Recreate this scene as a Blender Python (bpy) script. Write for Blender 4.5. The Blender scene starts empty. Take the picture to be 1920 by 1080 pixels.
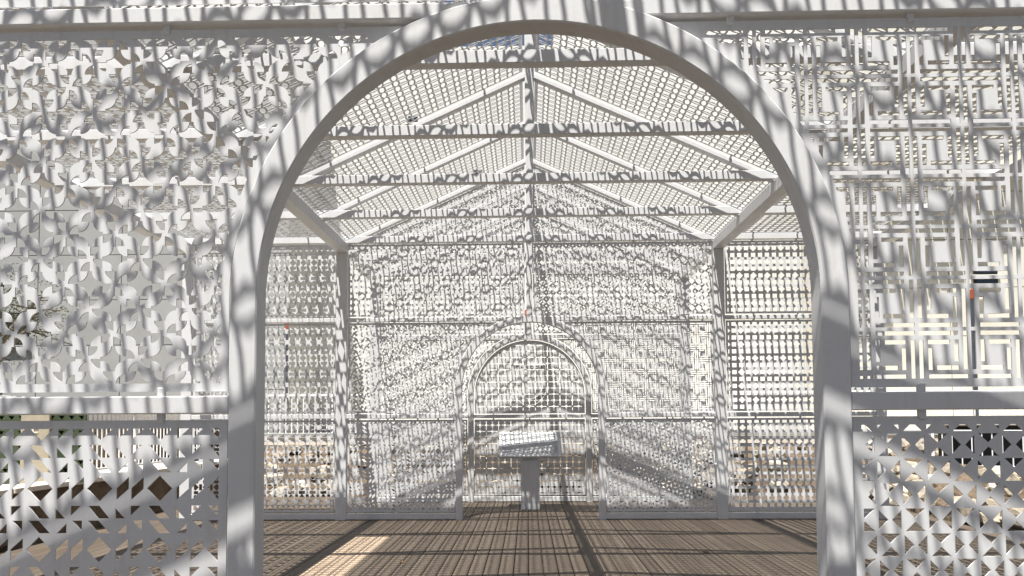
import bpy, bmesh, math, random
from mathutils import Vector, Matrix
from mathutils.geometry import delaunay_2d_cdt
R = math.radians
random.seed(7)
scene = bpy.context.scene
COL = scene.collection

# ------------------------------------------------------------------ camera
cd = bpy.data.cameras.new('camera'); cam = bpy.data.objects.new('camera', cd); COL.objects.link(cam)
F_PX, CY = 1393.04, 723.3
PITCH, YAW, ROLL = 0.0455, -0.0210, -0.0054
cd.sensor_fit = 'HORIZONTAL'; cd.sensor_width = 36.0
cd.lens = 36.0 * F_PX / 1920.0
cd.shift_y = (CY - 540.0) / 1920.0
cd.clip_start = 0.05; cd.clip_end = 2000
rot = (Matrix.Rotation(-YAW, 4, 'Z') @ Matrix.Rotation(R(90) + PITCH, 4, 'X') @ Matrix.Rotation(ROLL, 4, 'Z'))
cam.matrix_world = Matrix.Translation((-0.0343, -2.6258, 1.4663)) @ rot
scene.camera = cam

# ------------------------------------------------------------------ world, sun, exposure
TX, TY = 0.12, 0.33                       # shadow shift per metre of height
SUN = Vector((-TX, -TY, 1.0)).normalized()
world = bpy.data.worlds.new('World'); scene.world = world; world.use_nodes = True
wn = world.node_tree.nodes; wl = world.node_tree.links; wn.clear()
sky = wn.new('ShaderNodeTexSky'); sky.sky_type = 'NISHITA'; sky.sun_disc = False
sky.sun_elevation = math.asin(SUN.z); sky.sun_rotation = math.atan2(SUN.x, SUN.y)
sky.air_density = 0.8; sky.dust_density = 2.0; sky.ozone_density = 1.0
bg = wn.new('ShaderNodeBackground'); bg.inputs['Strength'].default_value = 0.05
wo = wn.new('ShaderNodeOutputWorld'); wl.new(sky.outputs[0], bg.inputs[0]); wl.new(bg.outputs[0], wo.inputs[0])
sl = bpy.data.lights.new('sun', 'SUN'); sl.energy = 5.0; sl.angle = R(0.42); sl.color = (1.0, 0.975, 0.935)
so = bpy.data.objects.new('sun', sl); COL.objects.link(so); so.rotation_euler = (-SUN).to_track_quat('-Z', 'Y').to_euler()
so.location = SUN * 60
scene.view_settings.view_transform = 'Standard'; scene.view_settings.look = 'None'
scene.view_settings.gamma = 1.0; scene.view_settings.use_curve_mapping = False
scene.view_settings.exposure = 1.12

# ------------------------------------------------------------------ materials
def new_mat(name):
    m = bpy.data.materials.new(name); m.use_nodes = True
    nt = m.node_tree; b = nt.nodes['Principled BSDF']
    return m, nt, b
def noise(nt, scale, detail=4, vec=None, rough=0.55):
    n = nt.nodes.new('ShaderNodeTexNoise'); n.inputs['Scale'].default_value = scale
    n.inputs['Detail'].default_value = detail; n.inputs['Roughness'].default_value = rough
    if vec is not None: nt.links.new(vec, n.inputs['Vector'])
    return n.outputs['Fac']
def ramp(nt, fac, stops):
    r = nt.nodes.new('ShaderNodeValToRGB'); e = r.color_ramp.elements
    while len(e) < len(stops): e.new(0.5)
    for i, (p, c) in enumerate(stops): e[i].position = p; e[i].color = (*c, 1)
    nt.links.new(fac, r.inputs[0]); return r.outputs[0]
def coords(nt, kind='Object', scale=None):
    t = nt.nodes.new('ShaderNodeTexCoord')
    if scale is None: return t.outputs[kind]
    mp = nt.nodes.new('ShaderNodeMapping'); mp.inputs['Scale'].default_value = scale
    nt.links.new(t.outputs[kind], mp.inputs[0]); return mp.outputs[0]
def bump(nt, b, h, strength, dist):
    n = nt.nodes.new('ShaderNodeBump'); n.inputs['Strength'].default_value = strength
    n.inputs['Distance'].default_value = dist
    nt.links.new(h, n.inputs['Height']); nt.links.new(n.outputs[0], b.inputs['Normal'])
def mixc(nt, mode, fac, a, bcol):
    m = nt.nodes.new('ShaderNodeMix'); m.data_type = 'RGBA'; m.blend_type = mode
    if isinstance(fac, float): m.inputs[0].default_value = fac
    else: nt.links.new(fac, m.inputs[0])
    for s, v in ((6, a), (7, bcol)):
        if isinstance(v, tuple): m.inputs[s].default_value = (*v, 1)
        else: nt.links.new(v, m.inputs[s])
    return m.outputs[2]
def geo_pos(nt):
    return nt.nodes.new('ShaderNodeNewGeometry').outputs['Position']
def simple(name, c1, c2, scale=3.0, rough=0.7, bs=0.0, bscale=40, bd=0.01, metallic=0.0, detail=6):
    m, nt, b = new_mat(name); p = geo_pos(nt)
    col = ramp(nt, noise(nt, scale, detail, p), [(0.3, c1), (0.7, c2)])
    nt.links.new(col, b.inputs['Base Color'])
    b.inputs['Roughness'].default_value = rough; b.inputs['Metallic'].default_value = metallic
    if bs: bump(nt, b, noise(nt, bscale, 5, p), bs, bd)
    return m

def mat_white(name='white_powder_coat'):
    m, nt, b = new_mat(name); p = geo_pos(nt)
    c = ramp(nt, noise(nt, 1.3, 5, p), [(0.3, (0.595, 0.597, 0.595)), (0.7, (0.640, 0.640, 0.636))])
    dust = ramp(nt, noise(nt, 9, 6, p, 0.7), [(0.52, (1, 1, 1)), (0.8, (0.93, 0.91, 0.88))])
    mp = nt.nodes.new('ShaderNodeMapping'); mp.inputs['Scale'].default_value = (26, 26, 1.1); nt.links.new(p, mp.inputs[0])
    runs = ramp(nt, noise(nt, 1.0, 5, mp.outputs[0], 0.6), [(0.50, (1, 1, 1)), (0.78, (0.90, 0.885, 0.86))])
    c = mixc(nt, 'MULTIPLY', 1.0, c, runs)
    nt.links.new(mixc(nt, 'MULTIPLY', 1.0, c, dust), b.inputs['Base Color'])
    rr = ramp(nt, noise(nt, 5, 4, p), [(0.3, (0.34, 0.34, 0.34)), (0.7, (0.52, 0.52, 0.52))])
    nt.links.new(rr, b.inputs['Roughness'])
    b.inputs['Specular IOR Level'].default_value = 0.4
    bump(nt, b, noise(nt, 380, 2, p), 0.06, 0.001)
    return m
WHITE = mat_white()

def mat_deck(name='grey_brown_deck_board', k=1.0):
    m, nt, b = new_mat(name); p = coords(nt, 'Object')
    inf = nt.nodes.new('ShaderNodeObjectInfo')
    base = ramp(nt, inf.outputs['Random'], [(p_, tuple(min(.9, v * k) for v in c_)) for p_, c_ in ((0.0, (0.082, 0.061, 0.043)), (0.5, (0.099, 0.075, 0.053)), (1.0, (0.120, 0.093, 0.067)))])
    mp = nt.nodes.new('ShaderNodeMapping'); mp.inputs['Scale'].default_value = (34, 1.1, 8)
    nt.links.new(geo_pos(nt), mp.inputs[0])
    gr = ramp(nt, noise(nt, 1.0, 6, mp.outputs[0]), [(0.25, (0.78, 0.78, 0.78)), (0.75, (1.12, 1.12, 1.12))])
    c = mixc(nt, 'MULTIPLY', 1.0, base, gr)
    st = ramp(nt, noise(nt, 2.2, 6, geo_pos(nt), 0.65), [(0.35, (0.86, 0.85, 0.84)), (0.6, (1, 1, 1))])
    nt.links.new(mixc(nt, 'MULTIPLY', 1.0, c, st), b.inputs['Base Color'])
    b.inputs['Roughness'].default_value = 0.62
    w = nt.nodes.new('ShaderNodeTexWave'); w.wave_type = 'BANDS'; w.bands_direction = 'X'
    w.inputs['Scale'].default_value = 48; w.inputs['Distortion'].default_value = 0.4; nt.links.new(p, w.inputs['Vector'])
    bump(nt, b, w.outputs['Fac'], 0.35, 0.002)
    return m
DECK = mat_deck(); DECKP = mat_deck('pale_deck_board', 4.4)
CREAM = simple('cream_render', (0.56, 0.55, 0.51), (0.65, 0.64, 0.60), 0.6, 0.85, 0.2, 30, 0.01)
BEIGE = simple('beige_concrete', (0.52, 0.495, 0.41), (0.63, 0.605, 0.52), 1.2, 0.85, 0.3, 22, 0.01)
GREY = simple('grey_fair_faced_concrete', (0.27, 0.27, 0.255), (0.33, 0.33, 0.31), 0.9, 0.8, 0.25, 35, 0.006)
PALE = simple('pale_stone_paving', (0.56, 0.51, 0.44), (0.68, 0.63, 0.55), 1.5, 0.85, 0.3, 18, 0.01)
SOIL = simple('dark_brown_earth', (0.075, 0.052, 0.032), (0.17, 0.125, 0.082), 3.5, 0.95, 0.8, 12, 0.06, detail=9)
GROUNDM = simple('dusty_ground', (0.045, 0.040, 0.032), (0.085, 0.075, 0.058), 0.8, 0.95, 0.5, 9, 0.03)
ROCK = simple('golden_limestone', (0.18, 0.148, 0.105), (0.42, 0.365, 0.285), 5.0, 0.9, 0.7, 14, 0.03, detail=9)
ROCK2 = simple('pale_limestone', (0.24, 0.20, 0.15), (0.48, 0.43, 0.355), 5.0, 0.9, 0.6, 16, 0.03, detail=9)
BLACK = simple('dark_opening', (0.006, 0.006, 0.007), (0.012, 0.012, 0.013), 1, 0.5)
SLATE = simple('slate_grey_paint', (0.045, 0.052, 0.065), (0.06, 0.068, 0.08), 4, 0.4)
ORANGE = simple('orange_paint', (0.30, 0.06, 0.025), (0.36, 0.075, 0.03), 4, 0.45)
RAILM = simple('white_railing_paint', (0.74, 0.74, 0.72), (0.80, 0.80, 0.78), 4, 0.4)
TAN = simple('tan_stone_plaque', (0.27, 0.235, 0.17), (0.35, 0.31, 0.23), 8, 0.8)
GREEN = simple('green_lattice_plastic', (0.030, 0.045, 0.018), (0.050, 0.068, 0.030), 12, 0.6)
BARK = simple('olive_bark', (0.10, 0.085, 0.065), (0.20, 0.175, 0.14), 14, 0.95, 0.8, 30, 0.02)
LEAF = simple('olive_leaf', (0.045, 0.060, 0.026), (0.10, 0.115, 0.060), 22, 0.55)
DRYLEAF = simple('dry_leaf', (0.10, 0.055, 0.025), (0.16, 0.09, 0.04), 40, 0.8)
STEEL = simple('brushed_grey_metal', (0.50, 0.51, 0.52), (0.58, 0.59, 0.60), 30, 0.35, metallic=0.0)
def mat_print():
    m, nt, b = new_mat('grey_printed_map_panel'); p = coords(nt, 'Generated')
    v = nt.nodes.new('ShaderNodeTexVoronoi'); v.inputs['Scale'].default_value = 9; nt.links.new(p, v.inputs['Vector'])
    c = ramp(nt, v.outputs['Distance'], [(0.0, (0.34, 0.35, 0.355)), (0.5, (0.46, 0.47, 0.47)), (0.9, (0.56, 0.56, 0.55))])
    nt.links.new(c, b.inputs['Base Color']); b.inputs['Roughness'].default_value = 0.16
    return m
PRINT = mat_print()
def mat_glass():
    m, nt, b = new_mat('dark_window_glass'); b.inputs['Base Color'].default_value = (0.02, 0.03, 0.04, 1)
    b.inputs['Roughness'].default_value = 0.08; return m
GLASS = mat_glass()

# ------------------------------------------------------------------ helpers
def link(o, parent=None):
    COL.objects.link(o)
    if parent is not None: o.parent = parent
    return o
def tag(o, label=None, cat=None, group=None, kind=None):
    if label: o['label'] = label
    if cat: o['category'] = cat
    if group: o['group'] = group
    if kind: o['kind'] = kind
    return o
def empty(name, loc=(0, 0, 0)):
    o = bpy.data.objects.new(name, None); o.location = loc; o.empty_display_size = 0.2
    return link(o)
def mesh_obj(name, me, parent=None, loc=(0, 0, 0), rot=(0, 0, 0)):
    o = bpy.data.objects.new(name, me); o.location = loc; o.rotation_euler = rot
    return link(o, parent)
def me_from(name, verts, faces, mat, smooth=False):
    me = bpy.data.meshes.new(name); me.from_pydata(verts, [], faces); me.update()
    me.materials.append(mat)
    if smooth: me.shade_smooth()
    return me
def box_me(name, size, mat, bev=0.0, c=(0, 0, 0)):
    bm = bmesh.new(); bmesh.ops.create_cube(bm, size=1.0)
    for v in bm.verts:
        v.co = Vector((v.co.x * size[0] + c[0], v.co.y * size[1] + c[1], v.co.z * size[2] + c[2]))
    if bev: bmesh.ops.bevel(bm, geom=bm.edges[:], offset=bev, segments=1, affect='EDGES')
    me = bpy.data.meshes.new(name); bm.to_mesh(me); bm.free(); me.materials.append(mat); return me
_bc = {}
def box(name, lo, hi, mat, parent=None, bev=0.004):
    """box from corner to corner, origin at its centre (local to parent placed at world origin)"""
    s = tuple(round(hi[i] - lo[i], 5) for i in range(3)); k = (s, mat.name, bev)
    if k not in _bc: _bc[k] = box_me(name, s, mat, bev)
    return mesh_obj(name, _bc[k], parent, tuple((lo[i] + hi[i]) / 2 for i in range(3)))

# perforated sheets: outline, inner outline (border inside it) and a pattern of holes or of metal pieces
def sheet(name, outline, inner, polys, holes=True, th=0.005, mat=WHITE):
    xs = [p[0] for p in outline]; ys = [p[1] for p in outline]
    x0, x1, y0, y1 = min(xs), max(xs), min(ys), max(ys)
    vs = []; fs = []
    def addf(poly):
        b = len(vs); vs.extend(Vector(p) for p in poly); fs.append(list(range(b, b + len(poly))))
    addf(outline); addf(inner)
    for p in polys:
        px = [q[0] for q in p]; py = [q[1] for q in p]
        if max(px) < x0 or min(px) > x1 or max(py) < y0 or min(py) > y1: continue
        ar = sum(p[i][0] * p[(i + 1) % len(p)][1] - p[(i + 1) % len(p)][0] * p[i][1] for i in range(len(p)))
        addf(p if ar > 0 else p[::-1])
    ov, oe, of, _, _, orig = delaunay_2d_cdt(vs, [], fs, 0, 1e-6, True)
    keep = []
    for f, og in zip(of, orig):
        if 0 not in og: continue
        inn = 1 in og; pat = any(i > 1 for i in og)
        if holes: ok = not (inn and pat)
        else: ok = (not inn) or pat
        if ok: keep.append(f)
    used = {}; V = []
    def vid(i):
        if i not in used: used[i] = len(V); V.append((ov[i].x, ov[i].y))
        return used[i]
    T = [tuple(vid(i) for i in f) for f in keep]
    n = len(V); ed = {}
    for t in T:
        for a, b in zip(t, t[1:] + t[:1]): ed[(a, b)] = ed.get((a, b), 0) + 1
    h = th / 2
    verts = [(x, y, h) for x, y in V] + [(x, y, -h) for x, y in V]
    faces = [t for t in T] + [tuple(i + n for i in t[::-1]) for t in T]
    for (a, b) in ed:
        if (b, a) not in ed: faces.append((b, a, a + n, b + n))
    return me_from(name, verts, faces, mat)
def upright(me):          # sheet drawn in x,z -> standing in the XZ plane, front facing -Y
    me.transform(Matrix.Rotation(R(90), 4, 'X')); return me
def rect(x0, x1, y0, y1): return [(x0, y0), (x1, y0), (x1, y1), (x0, y1)]
def grid(T, ph, x0, x1, y0, y1):
    i0 = math.floor((x0 - ph[0]) / T) - 1; i1 = math.ceil((x1 - ph[0]) / T) + 1
    j0 = math.floor((y0 - ph[1]) / T) - 1; j1 = math.ceil((y1 - ph[1]) / T) + 1
    for i in range(i0, i1 + 1):
        for j in range(j0, j1 + 1): yield i, j, ph[0] + i * T, ph[1] + j * T

# ---- patterns (x to the right, y up)
def qdisk(cx, cy, r, sx, sy, n=7):
    return [(cx, cy)] + [(cx + sx * r * math.cos(t * math.pi / 2 / n), cy + sy * r * math.sin(t * math.pi / 2 / n)) for t in range(n + 1)]
def qhole_block(cx, cy, s, r, sx, sy, n=7):
    """square of side s with corner (cx,cy) in direction (sx,sy), a quarter disk cut from that corner"""
    arc = [(cx + sx * r * math.cos(t * math.pi / 2 / n), cy + sy * r * math.sin(t * math.pi / 2 / n)) for t in range(n + 1)]
    return [(cx + sx * s, cy)] + [(cx + sx * s, cy + sy * s), (cx, cy + sy * s)] + arc[::-1]
def pat_pinwheel(u, ph, bb):
    out = []
    for i, j, x, y in grid(u, ph, *bb):
        # cell spans x..x+u, y..y+u (y up); i=0 is the column right of ph
        row = -j - 1; col = i + 1
        t1 = (col + row) % 2 == 0
        even = col % 2 == 0
        cx, cy = x + u / 2, y + u / 2; h = u / 2; rq = 0.83 * h; rh = 0.76 * h
        if t1: bul = (1, -1) if even else (-1, 1)
        else: bul = (-1, -1) if even else (1, 1)
        out.append(qdisk(cx, cy, rq, *bul)); out.append(qdisk(cx, cy, rq, -bul[0], -bul[1]))
        # the two blocks; the hole corner sits on the side away from the bulge
        for bx, by in ((-bul[0], bul[1]), (bul[0], -bul[1])):
            qx0, qx1 = (cx, cx + bx * h); qy0, qy1 = (cy, cy + by * h)
            hx = min(qx0, qx1) if bul[0] > 0 else max(qx0, qx1)
            hy = min(qy0, qy1) if bul[1] > 0 else max(qy0, qy1)
            out.append(qhole_block(hx, hy, h, rh, bul[0], bul[1]))
    return out
def pat_swirl(T, ph, bb):
    out = []
    for i, j, x, y in grid(T, ph, *bb):
        m = 1 if (i + j) % 2 == 0 else -1
        for lo, hi, a, b in ((.205, .292, -.292, .13), (.378, .465, -.465, .285)):
            for k in range(4):
                P = [(a, lo), (b, lo), (b, hi), (a, hi)]
                for _ in range(k): P = [(q[1], -q[0]) for q in P]
                out.append([(x + m * q[0] * T, y + q[1] * T) for q in P])
    return out
def pat_tri(T, ph, bb):
    out = []
    S = [[(-.212, 0), (0, -.212), (.212, 0), (0, .212)]]
    for c in (.382, .63): S.append([(c - .104, -.19), (c + .104, -.006), (c + .104, .19), (c - .104, .006)])
    y = -.387
    S.append([(-.19, y + .105), (.0, y + .105), (.175, y - .105), (-.015, y - .105)])
    S.append([(.267, y + .07), (.267, y - .105), (.43, y - .105)]); S.append([(.518, y + .105), (.69, y + .105), (.518, y - .065)])
    y = -.628
    S.append([(-.19, y + .105), (-.01, y + .105), (.185, y - .105), (-.01, y - .105)])
    S.append([(.295, y - .105), (.457, y - .105), (.457, y + .062)]); S.append([(.547, y + .105), (.715, y + .105), (.715, y - .068)])
    for i, j, x, yy in grid(T, ph, *bb):
        for s in S: out.append([(x + p[0] * T, yy + p[1] * T) for p in s])
    return out
def pat_bow(T, ph, bb):
    out = []
    for i, j, x, y in grid(T, ph, *bb):
        P = [[(-.40, .455), (.40, .455), (0, .07)], [(-.40, -.455), (.40, -.455), (0, -.07)]]
        for s in P:
            if (i + j) % 2: s = [(q[1], -q[0]) for q in s]
            out.append([(x + q[0] * T, y + q[1] * T) for q in s])
    return out
def dia(x, y, r): return [(x - r, y), (x, y - r), (x + r, y), (x, y + r)]
def pat_rects(T, ph, bb):
    out = []
    for i, j, x, y in grid(T, ph, *bb):
        out += [dia(x, y, .34 * T), rect(x + .36 * T, x + .64 * T, y - .29 * T, y + .29 * T), rect(x - .29 * T, x + .29 * T, y + .355 * T, y + .645 * T)]
    return out
def pat_sqdia(T, ph, bb):
    out = []; q = .16 * T
    for i, j, x, y in grid(T, ph, *bb):
        out += [dia(x, y, .245 * T)] + [rect(x + a * T - q, x + a * T + q, y + b * T - q * .95, y + b * T + q * .95) for a, b in ((.5, 0), (0, .5), (.5, .5))]
    return out
def pat_check(T, ph, bb):
    out = []
    for i, j, x, y in grid(T, ph, *bb):
        out.append(dia(x, y, .43 * T) if (i + j) % 2 else rect(x - .34 * T, x + .34 * T, y - .34 * T, y + .34 * T))
    return out
def pat_dia(T, ph, bb):
    out = []
    for i, j, x, y in grid(T, ph, *bb):
        out.append(dia(x, y, .455 * T))
        out.append([(x + .5 * T - .16 * T, y + .5 * T), (x + .5 * T, y + .34 * T), (x + .66 * T, y + .5 * T), (x + .5 * T, y + .66 * T)])
    return out
def pat_cross(T, ph, bb):
    out = []
    bar = [(-.03, -.41), (.03, -.41), (.03, -.10), (.10, -.03), (.10, .03), (.03, .10), (.03, .41), (-.03, .41), (-.03, .10), (-.10, .03), (-.10, -.03), (-.03, -.10)]
    chev = [(-.075, .165), (.075, .165), (0, .235)]; chev2 = [(-.09, .33), (0, .27), (.09, .33), (0, .395)]
    for i, j, x, y in grid(T, ph, *bb):
        out.append(rect(x - .095 * T, x + .095 * T, y - .095 * T, y + .095 * T))
        for s in (chev, [(-.06, .29), (.06, .29), (0, .345)]):
            for k in range(4):
                P = s
                for _ in range(k): P = [(q[1], -q[0]) for q in P]
                out.append([(x + q[0] * T, y + q[1] * T) for q in P])
        out.append([(x + (q[0] + .5) * T, y + q[1] * T) for q in bar])
        out.append([(x + q[1] * T, y + (q[0] + .5) * T) for q in bar])
    return out
def pat_rings(Ps, Py, bb):
    out = []
    n = 10
    for i in range(int(bb[0] / Ps) - 1, int(bb[1] / Ps) + 2):
        for j in range(int(bb[2] / Py) - 1, int(bb[3] / Py) + 2):
            x, y = (i + .5) * Ps, (j + .5) * Py
            out.append([(x + .168 * Ps * math.cos(t * 2 * math.pi / n), y + .44 * Py * math.sin(t * 2 * math.pi / n)) for t in range(n)])
            L = [(-.38, 0), (-.2, -.082), (0, -.112), (.2, -.082), (.38, 0), (.2, .082), (0, .112), (-.2, .082)]
            out.append([(x + (.5 + a) * Ps, y + (.5 + b) * Py) for a, b in L])
            Q = [(.285, 0), (.275, -.13), (.245, -.30), (.5, -.215), (.755, -.30), (.725, -.13), (.715, 0), (.725, .13), (.755, .30), (.5, .215), (.245, .30), (.275, .13)]
            out.append([(x + a * Ps, y + b * Py) for a, b in Q])
    return out

# ------------------------------------------------------------------ dimensions (metres, from the photograph)
A_IN, A_W, SPR = 1.004, 0.098, 1.903
D, D2 = 8.30, 10.657
BAY = D / 6
YS = [-(D2 - D), 0.0, D, D2]                 # the four cross walls
N0, N1 = 2.716, 2.874                         # nave post
O0, O1 = 5.033, 5.190                         # aisle outer post
TIE0, TIE1 = 4.112, 4.209
RIDGE, SLOPE = 5.375, 0.4545
DK = 6.0

# ------------------------------------------------------------------ ground and deck
gm = me_from('ground', [(-400, -300, -.2), (400, -300, -.2), (400, 700, -.2), (-400, 700, -.2)], [(0, 1, 2, 3)], GROUNDM)
ground = tag(mesh_obj('ground', gm), kind='structure')
deck = tag(mesh_obj('deck', box_me('deck', (2 * DK, 14.6, .05), SOIL, 0, (0, 4.35, -.11))), kind='structure')
PIT = 0.145
nb = int(2 * DK / PIT)
plank_short = {}
for k in range(nb):
    x = -DK + .07 + k * PIT + .02
    cuts = [-3.0, [1.1, 2.9, -0.4][k % 3], 11.7]
    pale = -2.2 < x < -1.72  # bright floor strip made by a paler colour on these boards
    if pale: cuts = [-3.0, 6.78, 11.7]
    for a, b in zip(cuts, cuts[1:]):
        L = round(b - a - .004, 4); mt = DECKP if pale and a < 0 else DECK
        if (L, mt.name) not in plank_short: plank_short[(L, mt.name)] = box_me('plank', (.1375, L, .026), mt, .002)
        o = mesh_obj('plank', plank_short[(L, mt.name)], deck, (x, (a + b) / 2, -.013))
        if pale and a < 0: o['label'] = 'pale deck board'

# ------------------------------------------------------------------ the pavilion
pav = empty('pavilion'); tag(pav, 'white perforated metal pavilion of arches, patterned screens and gabled lattice roof', 'pavilion')
def arch_mesh():
    stn = []
    stn.append((1, 0, 0.0)); stn.append((1, 0, SPR))
    n = 140; path = [((1, 0), (A_IN, 0.0)), ]
    V = []; Fc = []
    secs = []
    c = .005
    prof = [(0, c), (c, 0), (A_W - c, 0), (A_W, c), (A_W, .1 - c), (A_W - c, .1), (c, .1), (0, .1 - c)]   # (outward, depth)
    pts = [(A_IN, 0.0, 1, 0), (A_IN, SPR, 1, 0)]
    for i in range(1, n):
        t = math.pi * i / n; pts.append((A_IN * math.cos(t), SPR + A_IN * math.sin(t), math.cos(t), math.sin(t)))
    pts += [(-A_IN, SPR, -1, 0), (-A_IN, 0.0, -1, 0)]
    for (x, z, nx, nz) in pts:
        for (o, d) in prof: V.append((x + nx * o, d, z + nz * o))
    m = len(prof)
    for s in range(len(pts) - 1):
        for k in range(m):
            a, b = s * m + k, s * m + (k + 1) % m
            Fc.append((a, b, b + m, a + m))
    Fc.append(tuple(range(m))[::-1]); Fc.append(tuple(len(V) - m + k for k in range(m)))
    me = me_from('arch', V, Fc, WHITE)
    bm = bmesh.new(); bm.from_mesh(me); bmesh.ops.recalc_face_normals(bm, faces=bm.faces); bm.to_mesh(me); bm.free()
    return me
ARCH = arch_mesh()

# screen sheets of a cross wall
PY = 0.035                                       # sheet plane behind the wall's front
GAP = .014; RO = A_IN + A_W + GAP
XO = N0 - .016
def arch_outline(side, z0, z1, m):
    """panel between arch and nave post, m = inset"""
    xo = XO - m; r = RO + m; z0 += m; z1 -= m
    pts = [(xo, z1), (xo, z0)]
    if z0 < SPR:
        pts.append((r, z0)); pts.append((r, SPR)) if z1 > SPR else pts.append((r, z1))
    if z1 > SPR:
        te = math.asin(min(1, (z1 - SPR) / r)); n = 20
        for k in range(1, n + 1): pts.append((r * math.cos(te * k / n), SPR + r * math.sin(te * k / n)))
    return [(side * p[0], p[1]) for p in (pts if side > 0 else pts)]
BB = {-1: (-2.75, -.3, .05, 4.2), 1: (.3, 2.75, .05, 4.2)}
ZL = (.118, 1.471); ZM = (1.574, 2.912); ZU = (3.009, 4.092)
def ccw(p):
    a = sum(p[i][0] * p[(i + 1) % len(p)][1] - p[(i + 1) % len(p)][0] * p[i][1] for i in range(len(p)))
    return p if a > 0 else p[::-1]
BD = .030
def screen(name, side, zz, pats, holes=True):
    return upright(sheet(name, ccw(arch_outline(side, zz[0], zz[1], 0)), ccw(arch_outline(side, zz[0], zz[1], BD)), pats, holes))
def bbz(side, zz): b = BB[side]; return (b[0], b[1], zz[0], zz[1])
S_ML = screen('screen_panel', -1, ZM, pat_pinwheel(.0917, (-1.5386, 1.9696), bbz(-1, ZM)), False)
S_MR = screen('screen_panel', 1, ZM, pat_swirl(.1840, (1.4415, 1.688), bbz(1, ZM)))
S_LL = screen('screen_panel', -1, ZL, pat_tri(.2180, (-1.578, 1.2258), bbz(-1, ZL)))
S_LR = screen('screen_panel', 1, ZL, pat_bow(.0876, (1.4128, 1.3697), bbz(1, ZL)))
def up_sheet(side, pats):
    f = lambda m: ccw([(side * a, b) for a, b in rect(.075 + m, XO - m, ZU[0] + m, ZU[1] - m)])
    return upright(sheet('screen_panel', f(0), f(.028), pats))
S_UL = up_sheet(-1, pat_check(.0917, (-1.3, 3.5), (-2.75, 0, *ZU)))
S_UR = up_sheet(1, pat_dia(.1, (1.3, 3.5), (0, 2.75, *ZU)))
def gable(side):
    def f(m):
        zb = TIE1 + .012 + m; xa = .06 + m; s = SLOPE
        off = .085 + m * 1.1
        za = RIDGE - off - s * xa
        xb = (RIDGE - off - zb) / s
        return ccw([(side * xa, zb), (side * xb, zb), (side * xa, za)])
    return upright(sheet('gable_panel', f(0), f(.025), pat_pinwheel(.075, (side * .3, 4.3), (min(0, side * 2.8), max(0, side * 2.8), 4.2, 5.4)), False))
S_GL, S_GR = gable(-1), gable(1)
def aisle_sheet(side, zz, pats):
    f = lambda m: ccw([(side * a, b) for a, b in rect(N1 + .016 + m, O0 - .016 - m, zz[0] + m, zz[1] - m)])
    return upright(sheet('screen_panel', f(0), f(.03), pats))
bbA = {-1: (-5.1, -2.8), 1: (2.8, 5.1)}
S_A = {}
for zz in (ZL, ZM, ZU):
    S_A[(-1, zz)] = aisle_sheet(-1, zz, pat_rects(.1590, (-3.852, 2.5563), (*bbA[-1], *zz)))
    S_A[(1, zz)] = aisle_sheet(1, zz, pat_sqdia(.2040, (3.3115, 2.3502), (*bbA[1], *zz)))

LUG = box_me('mounting_lug', (.026, .022, .046), WHITE, .004)
SLUG = box_me('mounting_lug', (.046, .022, .026), WHITE, .004)
def lugs(panel, pts, me=LUG):
    for x, z in pts: mesh_obj('mounting_lug', me, panel, (x, 0, z))
RX = (.711, 1.359, 2.01, 2.55)
POSTS = {}
def wall_nave(y):
    a = mesh_obj('arch', ARCH, pav, (0, y, 0))
    for s in (-1, 1):
        box('post', (min(s * N0, s * N1), y, 0), (max(s * N0, s * N1), y + .12, 3.97), WHITE, pav)
        o = A_IN + A_W + .001
        xs = lambda p, q: (min(s * p, s * q), max(s * p, s * q))
        lo, hi = xs(o, N0 - .001)
        box('base_rail', (lo, y + .006, .013), (hi, y + .076, .098), WHITE, pav)
        box('middle_rail', (lo, y + .006, 1.493), (hi, y + .076, 1.557), WHITE, pav)
        lo, hi = xs(.232, N0 - .001)
        box('upper_rail', (lo, y + .006, 2.927), (hi, y + .074, 2.985), WHITE, pav)
        for me, name in ((S_LL if s < 0 else S_LR, 'screen_panel'), (S_ML if s < 0 else S_MR, 'screen_panel'), (S_UL if s < 0 else S_UR, 'screen_panel'), (S_GL if s < 0 else S_GR, 'gable_panel')):
            p = mesh_obj(name, me, pav, (0, y + PY, 0))
            if me in (S_LL, S_LR): lugs(p, [(s * x, z) for x in (1.359, 2.01, 2.55) for z in (1.482, .108)]); lugs(p, [(s * 2.708, .8), (s * (RO - .006), .8)], SLUG)
            if me in (S_ML, S_MR): lugs(p, [(s * x, 2.918) for x in RX] + [(s * x, 1.5655) for x in (1.359, 2.01, 2.55)]); lugs(p, [(s * 2.708, 2.2)], SLUG)
            if me in (S_UL, S_UR): lugs(p, [(s * x, z) for x in (.25, .9, 1.55, 2.2) for z in (4.102, 2.995)])
    # closing piece over the arch crown and the king stud between the two upper screens
    box('king_stud', (-.045, y + .008, 2.99 + .02), (.045, y + .088, TIE0 - .001), WHITE, pav)
for y in YS: wall_nave(y)

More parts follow.
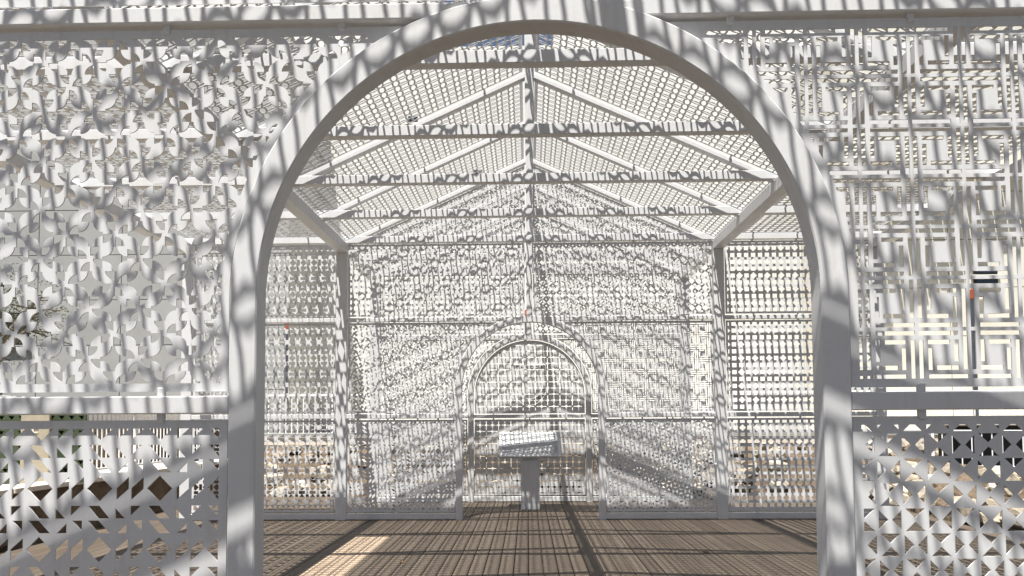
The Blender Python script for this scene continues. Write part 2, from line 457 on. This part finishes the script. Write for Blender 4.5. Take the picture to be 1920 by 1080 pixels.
for s in (-1, 1):
    xs = lambda p, q: (min(s * p, s * q), max(s * p, s * q))
    for y in (0.0, D):
        lo, hi = xs(O0, O1); box('post', (lo, y, 0), (hi, y + .12, 3.97), WHITE, pav)
        lo, hi = xs(N1 + .001, O0 - .001)
        box('base_rail', (lo, y + .006, .013), (hi, y + .076, .098), WHITE, pav)
        box('middle_rail', (lo, y + .006, 1.493), (hi, y + .076, 1.557), WHITE, pav)
        box('upper_rail', (lo, y + .006, 2.927), (hi, y + .074, 2.985), WHITE, pav)
        for zz in (ZL, ZM, ZU):
            p = mesh_obj('screen_panel', S_A[(s, zz)], pav, (0, y + PY, 0))
            lugs(p, [(s * x, z) for x in (3.3, 3.95, 4.6) for z in (zz[0] - .008, zz[1] + .008)])
    # eave beams
    lo, hi = xs(N0, N1); ec = [YS[0] - .02, .06, 2.55, 5.3, D + .06, D2 + .14]
    for a_, b_ in zip(ec, ec[1:]): box('eave_beam', (lo, a_, 3.971), (hi, b_ - .005, TIE0 - .001), WHITE, pav)
    lo, hi = xs(O0, O1); ec = [-.02, 2.55, 5.3, D + .14]
    for a_, b_ in zip(ec, ec[1:]): box('eave_beam', (lo, a_, 3.971), (hi, b_ - .005, TIE0 - .001), WHITE, pav)
box('ridge_beam', (-.045, YS[0], RIDGE - .145), (.045, D2 + .1, RIDGE - .045), WHITE, pav)

# trusses: tie, king post, two rafters
TH = math.atan(SLOPE)
RL = 2.86 / math.cos(TH)
RAFT = box_me('rafter', (RL - .05, .09, .05), WHITE, .004, ((RL + .05) / 2, 0, -.027))
truss_y = [YS[0], -BAY * .84] + [k * BAY for k in range(7)] + [D + BAY * .86, D2]
for y in truss_y:
    box('tie_beam', (-N1, y, TIE0), (N1, y + .098, TIE1), WHITE, pav)
    box('king_post', (-.042, y + .006, TIE1 + .001), (.042, y + .090, RIDGE - .146), WHITE, pav)
    for s in (1, -1):
        o = mesh_obj('rafter', RAFT, pav, (0, y + .05, RIDGE), (0, TH, 0) if s > 0 else (0, math.pi - TH, 0))
        if s < 0: o.rotation_euler = (0, TH, math.pi)
for k in range(7):
    y = k * BAY
    for s in (-1, 1):
        xs = lambda p, q: (min(s * p, s * q), max(s * p, s * q))
        lo, hi = xs(N1 + .001, O1); box('aisle_tie', (lo, y, TIE0), (hi, y + .098, TIE1), WHITE, pav)

# roof sheets
PYR = .1185
def roof_mesh(L):
    x0, x1 = .075, RL - .06
    n = max(1, round(L / PYR)); py = L / n
    pats = pat_rings(.1520, py, (x0, x1, 0, L))
    return sheet('roof_panel', rect(x0, x1, 0, L), rect(x0 + .022, x1 - .022, .018, L - .018), pats, True, .004)
RM = {}
RLUG = box_me('mounting_lug', (.02, .05, .03), WHITE, .002)
for ya, yb in zip(truss_y, truss_y[1:]):
    L = round((yb - ya) - .098 - .034, 3)            # the sheet stops short of the next rafter: a slit of sun falls on it
    if L not in RM: RM[L] = roof_mesh(L)
    for s in (1, -1):
        if s > 0: o = mesh_obj('roof_panel', RM[L], pav, (0, ya + .098, RIDGE + .004), (0, TH, 0))
        else: o = mesh_obj('roof_panel', RM[L], pav, (0, ya + .098 + L, RIDGE + .004), (0, TH, math.pi))
        for u in (.55, 1.5, 2.45): mesh_obj('mounting_lug', RLUG, o, (u, (L + .012) if s > 0 else -.012, -.008))
AL = BAY - .098 - .034
f = lambda m: rect(N1 + .02 + m, O0 - .01 - m, m, AL - m)
AM = sheet('roof_panel', f(0), f(.02), pat_rects(.1590, (3.0, .05), (2.8, 5.2, 0, AL)), True, .004)
AMR = sheet('roof_panel', f(0), f(.02), pat_sqdia(.2040, (3.0, .05), (2.8, 5.2, 0, AL)), True, .004)
for k in range(6):
    for s in (1, -1):
        o = mesh_obj('roof_panel', AMR if s > 0 else AM, pav, (0, k * BAY + .098 + (0 if s > 0 else AL), TIE1 - .012), (0, 0, 0 if s > 0 else math.pi))
        for u in (3.3, 3.95, 4.6): mesh_obj('mounting_lug', RLUG, o, (u, (AL + .012) if s > 0 else -.012, -.008))

# the filled arch at the back: cross-patterned screen with a shield emblem
def arch_fill(m, z0, z1, n=40):
    r = A_IN - .018 - m; pts = [(-r, z0 + m)]
    pts.append((r, z0 + m))
    if z1 is None:
        for k in range(n + 1): t = math.pi * k / n; pts.append((r * math.cos(t), SPR + r * math.sin(t)))
    else: pts += [(r, z1 - m), (-r, z1 - m)]
    return ccw(pts)
# shield outline clears the pattern: keep holes out of it
def in_shield(x, z):
    if z > 2.47 or z < 1.70: return False
    if z < 2.33: return False                                   # only the title band is plain
    w = .335 if z > 2.15 else .335 * math.sqrt(max(0, 1 - ((2.15 - z) / .45) ** 2))
    return abs(x) < w
pf = [p for p in pat_cross(.2205, (.4342, 1.3676), (-1.1, 1.1, 0, 3)) if not in_shield(sum(q[0] for q in p) / len(p), sum(q[1] for q in p) / len(p))]
def shield_line(sc, n=14):
    pts = [(-.33 * sc, 2.44), (-.33 * sc, 2.15)]
    for k in range(1, n): t = math.pi * k / n; pts.append((-.33 * sc * math.cos(t), 2.15 - .43 * sc * math.sin(t)))
    pts += [(.33 * sc, 2.15), (.33 * sc, 2.44)]
    return pts
def strip_polys(pts, w):
    out = []
    for a, b in zip(pts, pts[1:]):
        d = Vector((b[0] - a[0], b[1] - a[1])); 
        if d.length < 1e-4: continue
        n = Vector((-d.y, d.x)).normalized() * w / 2; g = d * .04
        out.append([(a[0] + g.x + n.x, a[1] + g.y + n.y), (a[0] + g.x - n.x, a[1] + g.y - n.y), (b[0] - g.x - n.x, b[1] - g.y - n.y), (b[0] - g.x + n.x, b[1] - g.y + n.y)])
    return out
pf += strip_polys(shield_line(1.0), .008) + strip_polys(shield_line(.74)[2:-2], .008)
pf += strip_polys([(-.31, 2.45), (.31, 2.45)], .012) + strip_polys([(-.29, 2.36), (.29, 2.36)], .012) + strip_polys([(0, 1.82), (0, 1.74)], .012)
# lower sheet, upper sheet, a rail between them
FL = upright(sheet('screen_panel', arch_fill(0, .118, 1.471), arch_fill(.035, .118, 1.471), pf))
FU = upright(sheet('screen_panel', arch_fill(0, 1.574, None), arch_fill(.055, 1.574, None), pf))
fl = mesh_obj('screen_panel', FL, pav, (0, D2 + PY, 0)); fu = mesh_obj('screen_panel', FU, pav, (0, D2 + PY, 0))
lugs(fl, [(x, z) for x in (-.65, 0, .65) for z in (1.482, .108)]); lugs(fu, [(x, 1.5655) for x in (-.65, 0, .65)])
box('base_rail', (-A_IN + .001, D2 + .006, .013), (A_IN - .001, D2 + .076, .098), WHITE, pav)
box('middle_rail', (-A_IN + .001, D2 + .006, 1.493), (A_IN - .001, D2 + .076, 1.557), WHITE, pav)
def letter(ch, x, z, size, ang, parent, y, mat):
    cu = bpy.data.curves.new('letter', 'FONT'); cu.body = ch; cu.size = size; cu.extrude = .002; cu.align_x = 'CENTER'; cu.align_y = 'CENTER'
    to = bpy.data.objects.new('letter', cu); COL.objects.link(to)
    me = bpy.data.meshes.new_from_object(to.evaluated_get(bpy.context.evaluated_depsgraph_get()))
    bpy.data.objects.remove(to); me.materials.clear(); me.materials.append(mat)
    me.transform(Matrix.Rotation(R(90), 4, 'X'))
    return mesh_obj('letter', me, parent, (x, y, z), (0, -ang, 0))
for k, ch in enumerate('THNODE'): letter(ch, -.22 + k * .088, 2.405, .07, 0, fu, -.006, SLATE)
for ch, t in (('T', 68), ('A', 54), ('I', 40), ('O', 26)):
    t = R(t); letter(ch, .287 * math.cos(t), 2.15 - .374 * math.sin(t), .07, R(35), fu, -.006, SLATE)

# ------------------------------------------------------------------ lectern
lec = empty('lectern', (0, 9.5, 0)); tag(lec, 'white slanted information lectern on a square pedestal behind the far arch', 'lectern')
mesh_obj('pedestal', box_me('pedestal', (.303, .20, .80), WHITE, .004, (0, .16, .40)), lec)
def lect_top():
    dy, dz = .44, .39; L = math.hypot(dy, dz); a = math.atan2(dz, dy)
    t = mesh_obj('tilted_tray', box_me('tilted_tray', (1.02, L, .035), WHITE, .008, (0, L / 2, -.0175)), lec, (0, .0, .855), (a, 0, 0))
    w = 1.02
    mesh_obj('map_panel', box_me('map_panel', (w - .11, L - .10, .006), PRINT, 0, (0, L / 2, .003)), t)
    for n_, sz, c in (('rim', (w, .05, .014), (0, .025, .007)), ('rim', (w, .05, .014), (0, L - .025, .007))):
        mesh_obj(n_, box_me(n_, sz, WHITE, .003, c), t)
    for s in (-1, 1): mesh_obj('rim', box_me('rim', (.055, L - .1, .014), WHITE, .003, (s * (w / 2 - .0275), L / 2, .007)), t)
    mesh_obj('bracket', box_me('bracket', (.26, .16, .16), WHITE, .004, (0, .16, .87)), lec)
lect_top()

# ------------------------------------------------------------------ a few fallen leaves on the deck
for i, (x, y, a) in enumerate(((-2.95, 6.55, .4), (-1.35, 5.1, 1.9), (1.9, 5.6, 2.7), (.9, 7.2, 1.1))):
    V = [(-.05, 0, .004), (-.02, -.018, .010), (.02, -.014, .012), (.05, 0, .02), (.02, .016, .008), (-.02, .018, .006)]
    me = me_from('fallen_leaf', V + [(p[0], p[1], p[2] - .002) for p in V], [(0, 1, 2, 3, 4, 5), (11, 10, 9, 8, 7, 6)] + [(i, i + 6, (i + 1) % 6 + 6, (i + 1) % 6) for i in range(6)], DRYLEAF)
    o = mesh_obj('fallen_leaf', me, None, (x, y, 0.001), (0, 0, a))
    tag(o, ['curled brown leaf lying on the deck at the foot of the left aisle', 'small dry leaf on the deck left of the centre boards',
            'small dry leaf on the deck in front of the right screens', 'small dry leaf on the deck right of the middle'][i], 'leaf', 'dry leaves on the deck')

# ------------------------------------------------------------------ surroundings
def stone_mesh(seed, mat):
    rnd = random.Random(seed); bm = bmesh.new(); bmesh.ops.create_icosphere(bm, subdivisions=1, radius=.5)
    for v in bm.verts:
        v.co *= rnd.uniform(.78, 1.15)
        v.co = Vector((max(-.42, min(.42, v.co.x)), max(-.40, min(.40, v.co.y)), max(-.42, min(.38, v.co.z))))
    me = bpy.data.meshes.new('stone'); bm.to_mesh(me); bm.free(); me.materials.append(mat); return me
STONES = [stone_mesh(i, ROCK if i % 3 else ROCK2) for i in range(9)]
def rock_bank(name, label, p0, p1, width, hgt, n, seed, loft=1.0):
    """bank of earth with separate stones between two ground points; rises away from its front edge (to the left of p0->p1)"""
    rnd = random.Random(seed); p0 = Vector(p0); p1 = Vector(p1); d = (p1 - p0); L = d.length; d.normalize(); nn = Vector((-d.y, d.x))
    N = max(8, int(L / .35)); V = []; Fc = []
    prof = [(0, -.2), (.04, .12), (.16, .5), (.30, .8), (.5, .97), (1.0, 1.0)]
    for i in range(N + 1):
        for (a, b) in prof:
            q = p0 + d * (L * i / N) + nn * (a * width + rnd.uniform(-.06, .06))
            V.append((q.x, q.y, (b * hgt if b > 0 else b) + (rnd.uniform(-.06, .06) if 0 < a < 1 else 0)))
    m = len(prof)
    for i in range(N):
        for k in range(m - 1): Fc.append((i * m + k, (i + 1) * m + k, (i + 1) * m + k + 1, i * m + k + 1))
    r = empty(name, (p0.x, p0.y, 0)); tag(r, label, 'rock bank')
    body = mesh_obj('earth_bank', me_from('earth_bank', V, Fc, SOIL), r, (-p0.x, -p0.y, 0))
    for i in range(n):
        a = rnd.random(); t = rnd.uniform(0, L)
        z = hgt * min(1, a * 1.6) * loft
        q = d * t + nn * (a * width * .55)
        s = rnd.uniform(.16, .42) * (1.25 - .5 * a)
        o = mesh_obj('stone', rnd.choice(STONES), r, (q.x, q.y, z * .95), (rnd.uniform(-.4, .4), rnd.uniform(-.4, .4), rnd.uniform(0, 6.28)))
        o.scale = (s * rnd.uniform(1, 1.6), s * rnd.uniform(.8, 1.2), s * rnd.uniform(.7, 1.1))
    return r
rock_bank('rock_bank', 'golden limestone rock bank behind the back wall of the pavilion', (11.5, 12.35), (-6.2, 12.35), -1.4, .92, 260, 11)
rock_bank('rock_bank', 'sunlit golden rock bank beside the right edge of the deck', (6.35, 2.2), (6.35, 11.4), -1.5, .62, 150, 12)

def railing(name, label, p0, p1, z, h, step, grp=None):
    p0 = Vector((*p0, z)); p1 = Vector((*p1, z)); d = p1 - p0; L = d.length; a = math.atan2(d.y, d.x)
    r = empty(name, p0); r.rotation_euler = (0, 0, a); tag(r, label, 'railing', grp)
    mesh_obj('top_rail', box_me('top_rail', (L, .05, .04), RAILM, .004, (L / 2, 0, h - .02)), r)
    mesh_obj('bottom_rail', box_me('bottom_rail', (L, .04, .03), RAILM, .003, (L / 2, 0, .085)), r)
    bal = box_me('baluster', (.018, .018, h - .142), RAILM, 0, (0, 0, .1 + (h - .142) / 2 + .0005)); pst = box_me('railing_post', (.05, .05, h - .041), RAILM, .003, (0, 0, (h - .041) / 2))
    k = 0; x = .025
    while x < L:
        if k % 14 == 0: mesh_obj('railing_post', pst, r, (x, 0, 0))
        else: mesh_obj('baluster', bal, r, (x, 0, 0))
        x += step; k += 1
    return r

# left: low retaining wall at the deck edge, path with railing, dark bank and white wall behind
lw = empty('retaining_wall', (-6.02, 4, 0)); tag(lw, 'rough brown earth retaining wall with pale coping along the left deck edge', 'retaining wall')
rnd = random.Random(3); V = []; Fc = []
NN, MM = 60, 7
for i in range(NN + 1):
    for j in range(MM + 1):
        V.append((-.03 + rnd.uniform(-.05, .02) - .04 * j / MM, -4.6 + 13.2 * i / NN, -.2 + .84 * j / MM))
for i in range(NN):
    for j in range(MM): a = i * (MM + 1) + j; Fc.append((a, a + MM + 1, a + MM + 2, a + 1))
mesh_obj('earth_face', me_from('earth_face', V, Fc, SOIL), lw)
for i in range(16):
    mesh_obj('coping_stone', box_me('coping_stone', (.34, .80, .07), PALE, .01), lw, (-.16, -4.2 + i * .82, .665))
path = tag(mesh_obj('path', box_me('path', (1.5, 13.2, .12), PALE, 0, (-7.10, 6.0, .585))), kind='structure')
railing('railing', 'white baluster railing on the low wall left of the deck', (-6.22, 7.35), (-6.22, 11.6), .70, .92, .115)
bk = tag(mesh_obj('earth_bank', me_from('earth_bank', [(-7.85, -1, -.2), (-7.85, 17.4, -.2), (-7.80, 17.4, 1.42), (-7.80, -1, 1.42), (-12, -1, 1.5), (-12, 17.4, 1.5), (-12, 17.4, -.2), (-12, -1, -.2)],
    [(0, 1, 2, 3), (3, 2, 5, 4), (1, 6, 5, 2), (0, 3, 4, 7)], SOIL)), 'dark brown earth bank behind the left railing', 'bank')
ww = tag(mesh_obj('boundary_wall', box_me('boundary_wall', (.25, 12.4, .42), RAILM, .01, (-8.45, 11.0, 1.68))), 'low white rendered wall on top of the dark left bank', 'wall')
# green lattice panel with a tan plaque
gl = empty('lattice_panel', (-7.05, 7.15, .66)); tag(gl, 'green plastic lattice screen with dark notches beside the left path', 'lattice screen')
gl.rotation_euler = (0, 0, R(4))
hol = []
for i in range(-9, 9):
    for j in range(10):
        x, z = i * .13 + (.065 if j % 2 else 0), .06 + j * .1
        hol.append([(x - .042, z + .03), (x, z - .03), (x + .042, z + .03)])
mesh_obj('lattice_sheet', upright(sheet('lattice_sheet', rect(-1.1, 1.1, 0, 1.02), rect(-1.07, 1.07, .03, .99), hol, True, .02, GREEN)), gl)
mesh_obj('backing', box_me('backing', (2.16, .02, .98), BLACK, 0, (0, .05, .51)), gl)
pq = empty('plaque', (-6.45, 6.95, .66)); pq.rotation_euler = (0, 0, R(6)); tag(pq, 'tan stone plaque with a raised letter F beside the green lattice', 'plaque')
mesh_obj('slab', box_me('slab', (.36, .05, .92), TAN, .008, (0, 0, .46)), pq)
letter('F', 0, .66, .2, 0, pq, -.03, PALE)

# grey building on the left, cream building at the back, beige building on the right
def facade(name, label, cat, x0, x1, y, depth, z1, mat, joints_x=None, joints_z=None, windows=(), parapet=True, jm=None):
    b = empty(name, ((x0 + x1) / 2, y, 0)); tag(b, label, cat)
    ox, oy = (x0 + x1) / 2, y
    if joints_x:
        # cladding panels with open joints in front of a core
        mesh_obj('core', box_me('core', (x1 - x0 - .04, depth, z1 - .03), mat, 0, (0, depth / 2 + .05, (z1 - .03) / 2 - .2)), b)
        nx = round((x1 - x0) / joints_x); nz = round(z1 / joints_z); w = (x1 - x0) / nx; h = z1 / nz
        pm = box_me('cladding_panel', (w - .02, .05, h - .02), mat, .004, (0, .024, 0))
        for i in range(nx):
            for k in range(nz): mesh_obj('cladding_panel', pm, b, (x0 + (i + .5) * w - ox, 0, (k + .5) * h - .2))
    else:
        mesh_obj('wall', box_me('wall', (x1 - x0, depth, z1), mat, .02, (0, depth / 2, z1 / 2 - .2)), b)
    if parapet: mesh_obj('parapet', box_me('parapet', (x1 - x0 + .2, .3, .16), mat, .01, (0, .1, z1 - .1)), b)
    for (wx, wz, ww_, wh) in windows:
        f = mesh_obj('window', box_me('window', (ww_, .06, wh), BLACK, 0, (0, 0, 0)), b, (wx - ox, -.01, wz))
        mesh_obj('pane', box_me('pane', (ww_ - .1, .02, wh - .1), GLASS if wh < .5 else BLACK, 0, (0, -.04, 0)), f)
        mesh_obj('sill', box_me('sill', (ww_ + .14, .12, .06), mat, .005, (0, -.05, -wh / 2 - .04)), f)
    return b
facade('concrete_building', 'smooth grey concrete building with panel joints beyond the left aisle', 'building', -23.0, -6.6, 17.6, 3, 12.6, GREY, 2.35, 1.3, ((-14.6, 4.05, 1.5, .9),))
facade('rendered_building', 'tall sunlit cream building closing the view behind the pavilion', 'building', -14.0, 26.0, 21.0, 9, 13.6, CREAM, None, None,
       [(x, z, .3, .22) for x, z in ((-3.7, 11.2), (-1.6, 9.4))])
cb = bpy.data.objects['rendered_building']
mesh_obj('roof_block', box_me('roof_block', (11.5, 6, 3.0), CREAM, .02), cb, (-8.9 - 6.0, 3.2, 15.02 - .2))
mesh_obj('roof_block', box_me('roof_block', (13.0, 6, 1.4), CREAM, .02), cb, (7.4 - 6.0, 3.2, 14.22 - .2))
facade('beige_building', 'beige concrete building with a slatted canopy on the far right', 'building', 8.2, 24.0, 16.6, 3, 12.5, BEIGE, 2.6, 1.25, ((11.75, 5.2, .6, .16), (11.75, 4.95, .6, .16), (11.75, 4.6, .6, .12)))
# slatted canopy of the beige building
cn = empty('canopy', (9.6, 15.9, 7.6)); tag(cn, 'slatted canopy shading the beige building on the right', 'canopy')
for x in (-1.55, .9, 3.6): mesh_obj('canopy_beam', box_me('canopy_beam', (.14, 1.36, .18), BEIGE, .01), cn, (x, 0, 0))
for i in range(17):                                  # the slats get shorter towards the right
    ln = 1.40 - .062 * i
    mesh_obj('slat', box_me('slat', (.30, ln, .05), BEIGE, .005), cn, (-1.5 + i * .33, .68 - ln / 2, .12))
# terrace behind the rocks with dark undercroft, edge slab and railings
tr = empty('terrace', (2, 13.9, 0)); tag(tr, 'pale terrace with dark recess below its edge above the back rocks', 'terrace')
mesh_obj('undercroft_shade', box_me('undercroft_shade', (21, .5, 1.12), BLACK, 0, (2.4, .15, .36)), tr)  # solid black box stands in for the shade below the slab
mesh_obj('slab', box_me('slab', (21.4, 7.0, .16), PALE, .01, (2.4, 3.0, 1.01)), tr)
mesh_obj('kerb', box_me('kerb', (21.4, .22, .10), GREY, .01, (2.4, -.42, 1.15)), tr)
railing('railing', 'long white baluster railing along the edge of the back terrace', (-6.2, 13.75), (13.5, 13.75), 1.095, .95, .13)
# lower right: white railing in front of a black recess, wooden ramp
railing('railing', 'short white railing standing over the dark recess right of the deck', (7.2, 10.9), (9.9, 9.6), .52, .72, .15)
uc = tag(mesh_obj('recess_shade', box_me('recess_shade', (5.2, .3, 1.5), BLACK, .01, (10.6, 12.0, .55))), 'black block for the shaded recess under the terrace behind the right rocks', 'wall')  # shade of the recess put in as a black block
kb = tag(mesh_obj('stone_ledge', box_me('stone_ledge', (5.6, .5, .12), PALE, .02, (10.7, 11.75, 1.36))), 'pale stone ledge over the dark recess on the right', 'ledge')
ramp_o = empty('wooden_ramp', (6.9, 7.4, .1)); ramp_o.rotation_euler = (R(0), R(-3), R(-12)); tag(ramp_o, 'pale boarded ramp leaving the right edge of the deck', 'ramp')
for i in range(12): mesh_obj('plank', box_me('plank', (3.2, .138, .03), DECK, .002), ramp_o, (1.0, -.8 + i * .145, 0))

# poles with orange heads
def pole(x, y, zb, zt, label):
    p = empty('pole', (x, y, zb)); tag(p, label, 'pole', 'slate poles with orange heads')
    h = zt - zb
    mesh_obj('shaft', box_me('shaft', (.085, .085, h), SLATE, .008, (0, 0, h / 2)), p)
    mesh_obj('head', box_me('head', (.10, .10, .22), ORANGE, .008, (0, 0, h + .112)), p)
    mesh_obj('base_plate', box_me('base_plate', (.24, .24, .02), SLATE, .003, (0, 0, .01)), p)
pole(10.10, 13.5 + .9, 1.09, 4.15, 'slate grey pole with orange head seen through the right square-patterned screen')
pole(-6.0, 15.6, 1.0, 3.72, 'slate grey pole with orange head seen through the left aisle screen')
pole(-.09, 19.0, 1.09, 4.45, 'slate grey pole with orange head on the pavilion axis behind the emblem')

# olive tree on the left
tree = empty('olive_tree', (-8.75, 9.2, 1.45)); tag(tree, 'olive tree with grey green leaves in front of the grey wall at left', 'tree')
rt = random.Random(21)
def limb(pts, rad, n=7):
    V = []; Fc = []
    for k, (p, r_) in enumerate(zip(pts, rad)):
        p = Vector(p); d = (Vector(pts[min(k + 1, len(pts) - 1)]) - Vector(pts[max(k - 1, 0)])).normalized()
        a = d.orthogonal().normalized(); b = d.cross(a)
        for i in range(n): t = 2 * math.pi * i / n; V.append(p + (a * math.cos(t) + b * math.sin(t)) * r_)
    for k in range(len(pts) - 1):
        for i in range(n): Fc.append((k * n + i, k * n + (i + 1) % n, (k + 1) * n + (i + 1) % n, (k + 1) * n + i))
    return V, Fc
VV = []; FF = []; tips = []
def addl(pts, rad):
    v, f_ = limb(pts, rad); b = len(VV); VV.extend(v); FF.extend([tuple(i + b for i in q) for q in f_])
addl([(0, 0, -.2), (.05, .03, .5), (-.02, .0, 1.0), (.08, .02, 1.4)], [.16, .13, .11, .10])
for i in range(11):
    a = i * 2.4 + rt.uniform(-.3, .3); L = rt.uniform(.9, 1.7); el = rt.uniform(.15, 1.1)
    s0 = Vector((.05, .02, rt.uniform(.9, 1.4))); dr = Vector((math.cos(a) * math.cos(el), math.sin(a) * math.cos(el), math.sin(el)))
    mid = s0 + dr * L * .5 + Vector((0, 0, .1)); end = s0 + dr * L
    addl([s0, mid, end], [.055, .035, .015]); tips += [mid.lerp(end, t) for t in (0, .5, 1)]
    for k in range(3):
        e2 = mid.lerp(end, rt.random()) + Vector((rt.uniform(-.5, .5), rt.uniform(-.5, .5), rt.uniform(-.35, .4)))
        addl([mid.lerp(end, .3), e2], [.02, .007]); tips += [e2, (mid + e2) / 2]
mesh_obj('trunk', me_from('trunk', VV, FF, BARK, True), tree)
LV = []; LF = []
for tp in tips:
    for k in range(46):
        c = Vector(tp) + Vector((rt.gauss(0, .16), rt.gauss(0, .16), rt.gauss(0, .13)))
        d = Vector((rt.gauss(0, 1), rt.gauss(0, 1), rt.gauss(-.1, .7))).normalized(); w = d.orthogonal().normalized()
        w = (Matrix.Rotation(rt.uniform(0, 6.28), 3, d) @ w) * .008; l = rt.uniform(.045, .075)
        b = len(LV); LV.extend([c, c + d * l * .5 + w, c + d * l, c + d * l * .5 - w]); LF.append((b, b + 1, b + 2, b + 3))
cr = mesh_obj('crown', me_from('crown', LV, LF, LEAF), tree)
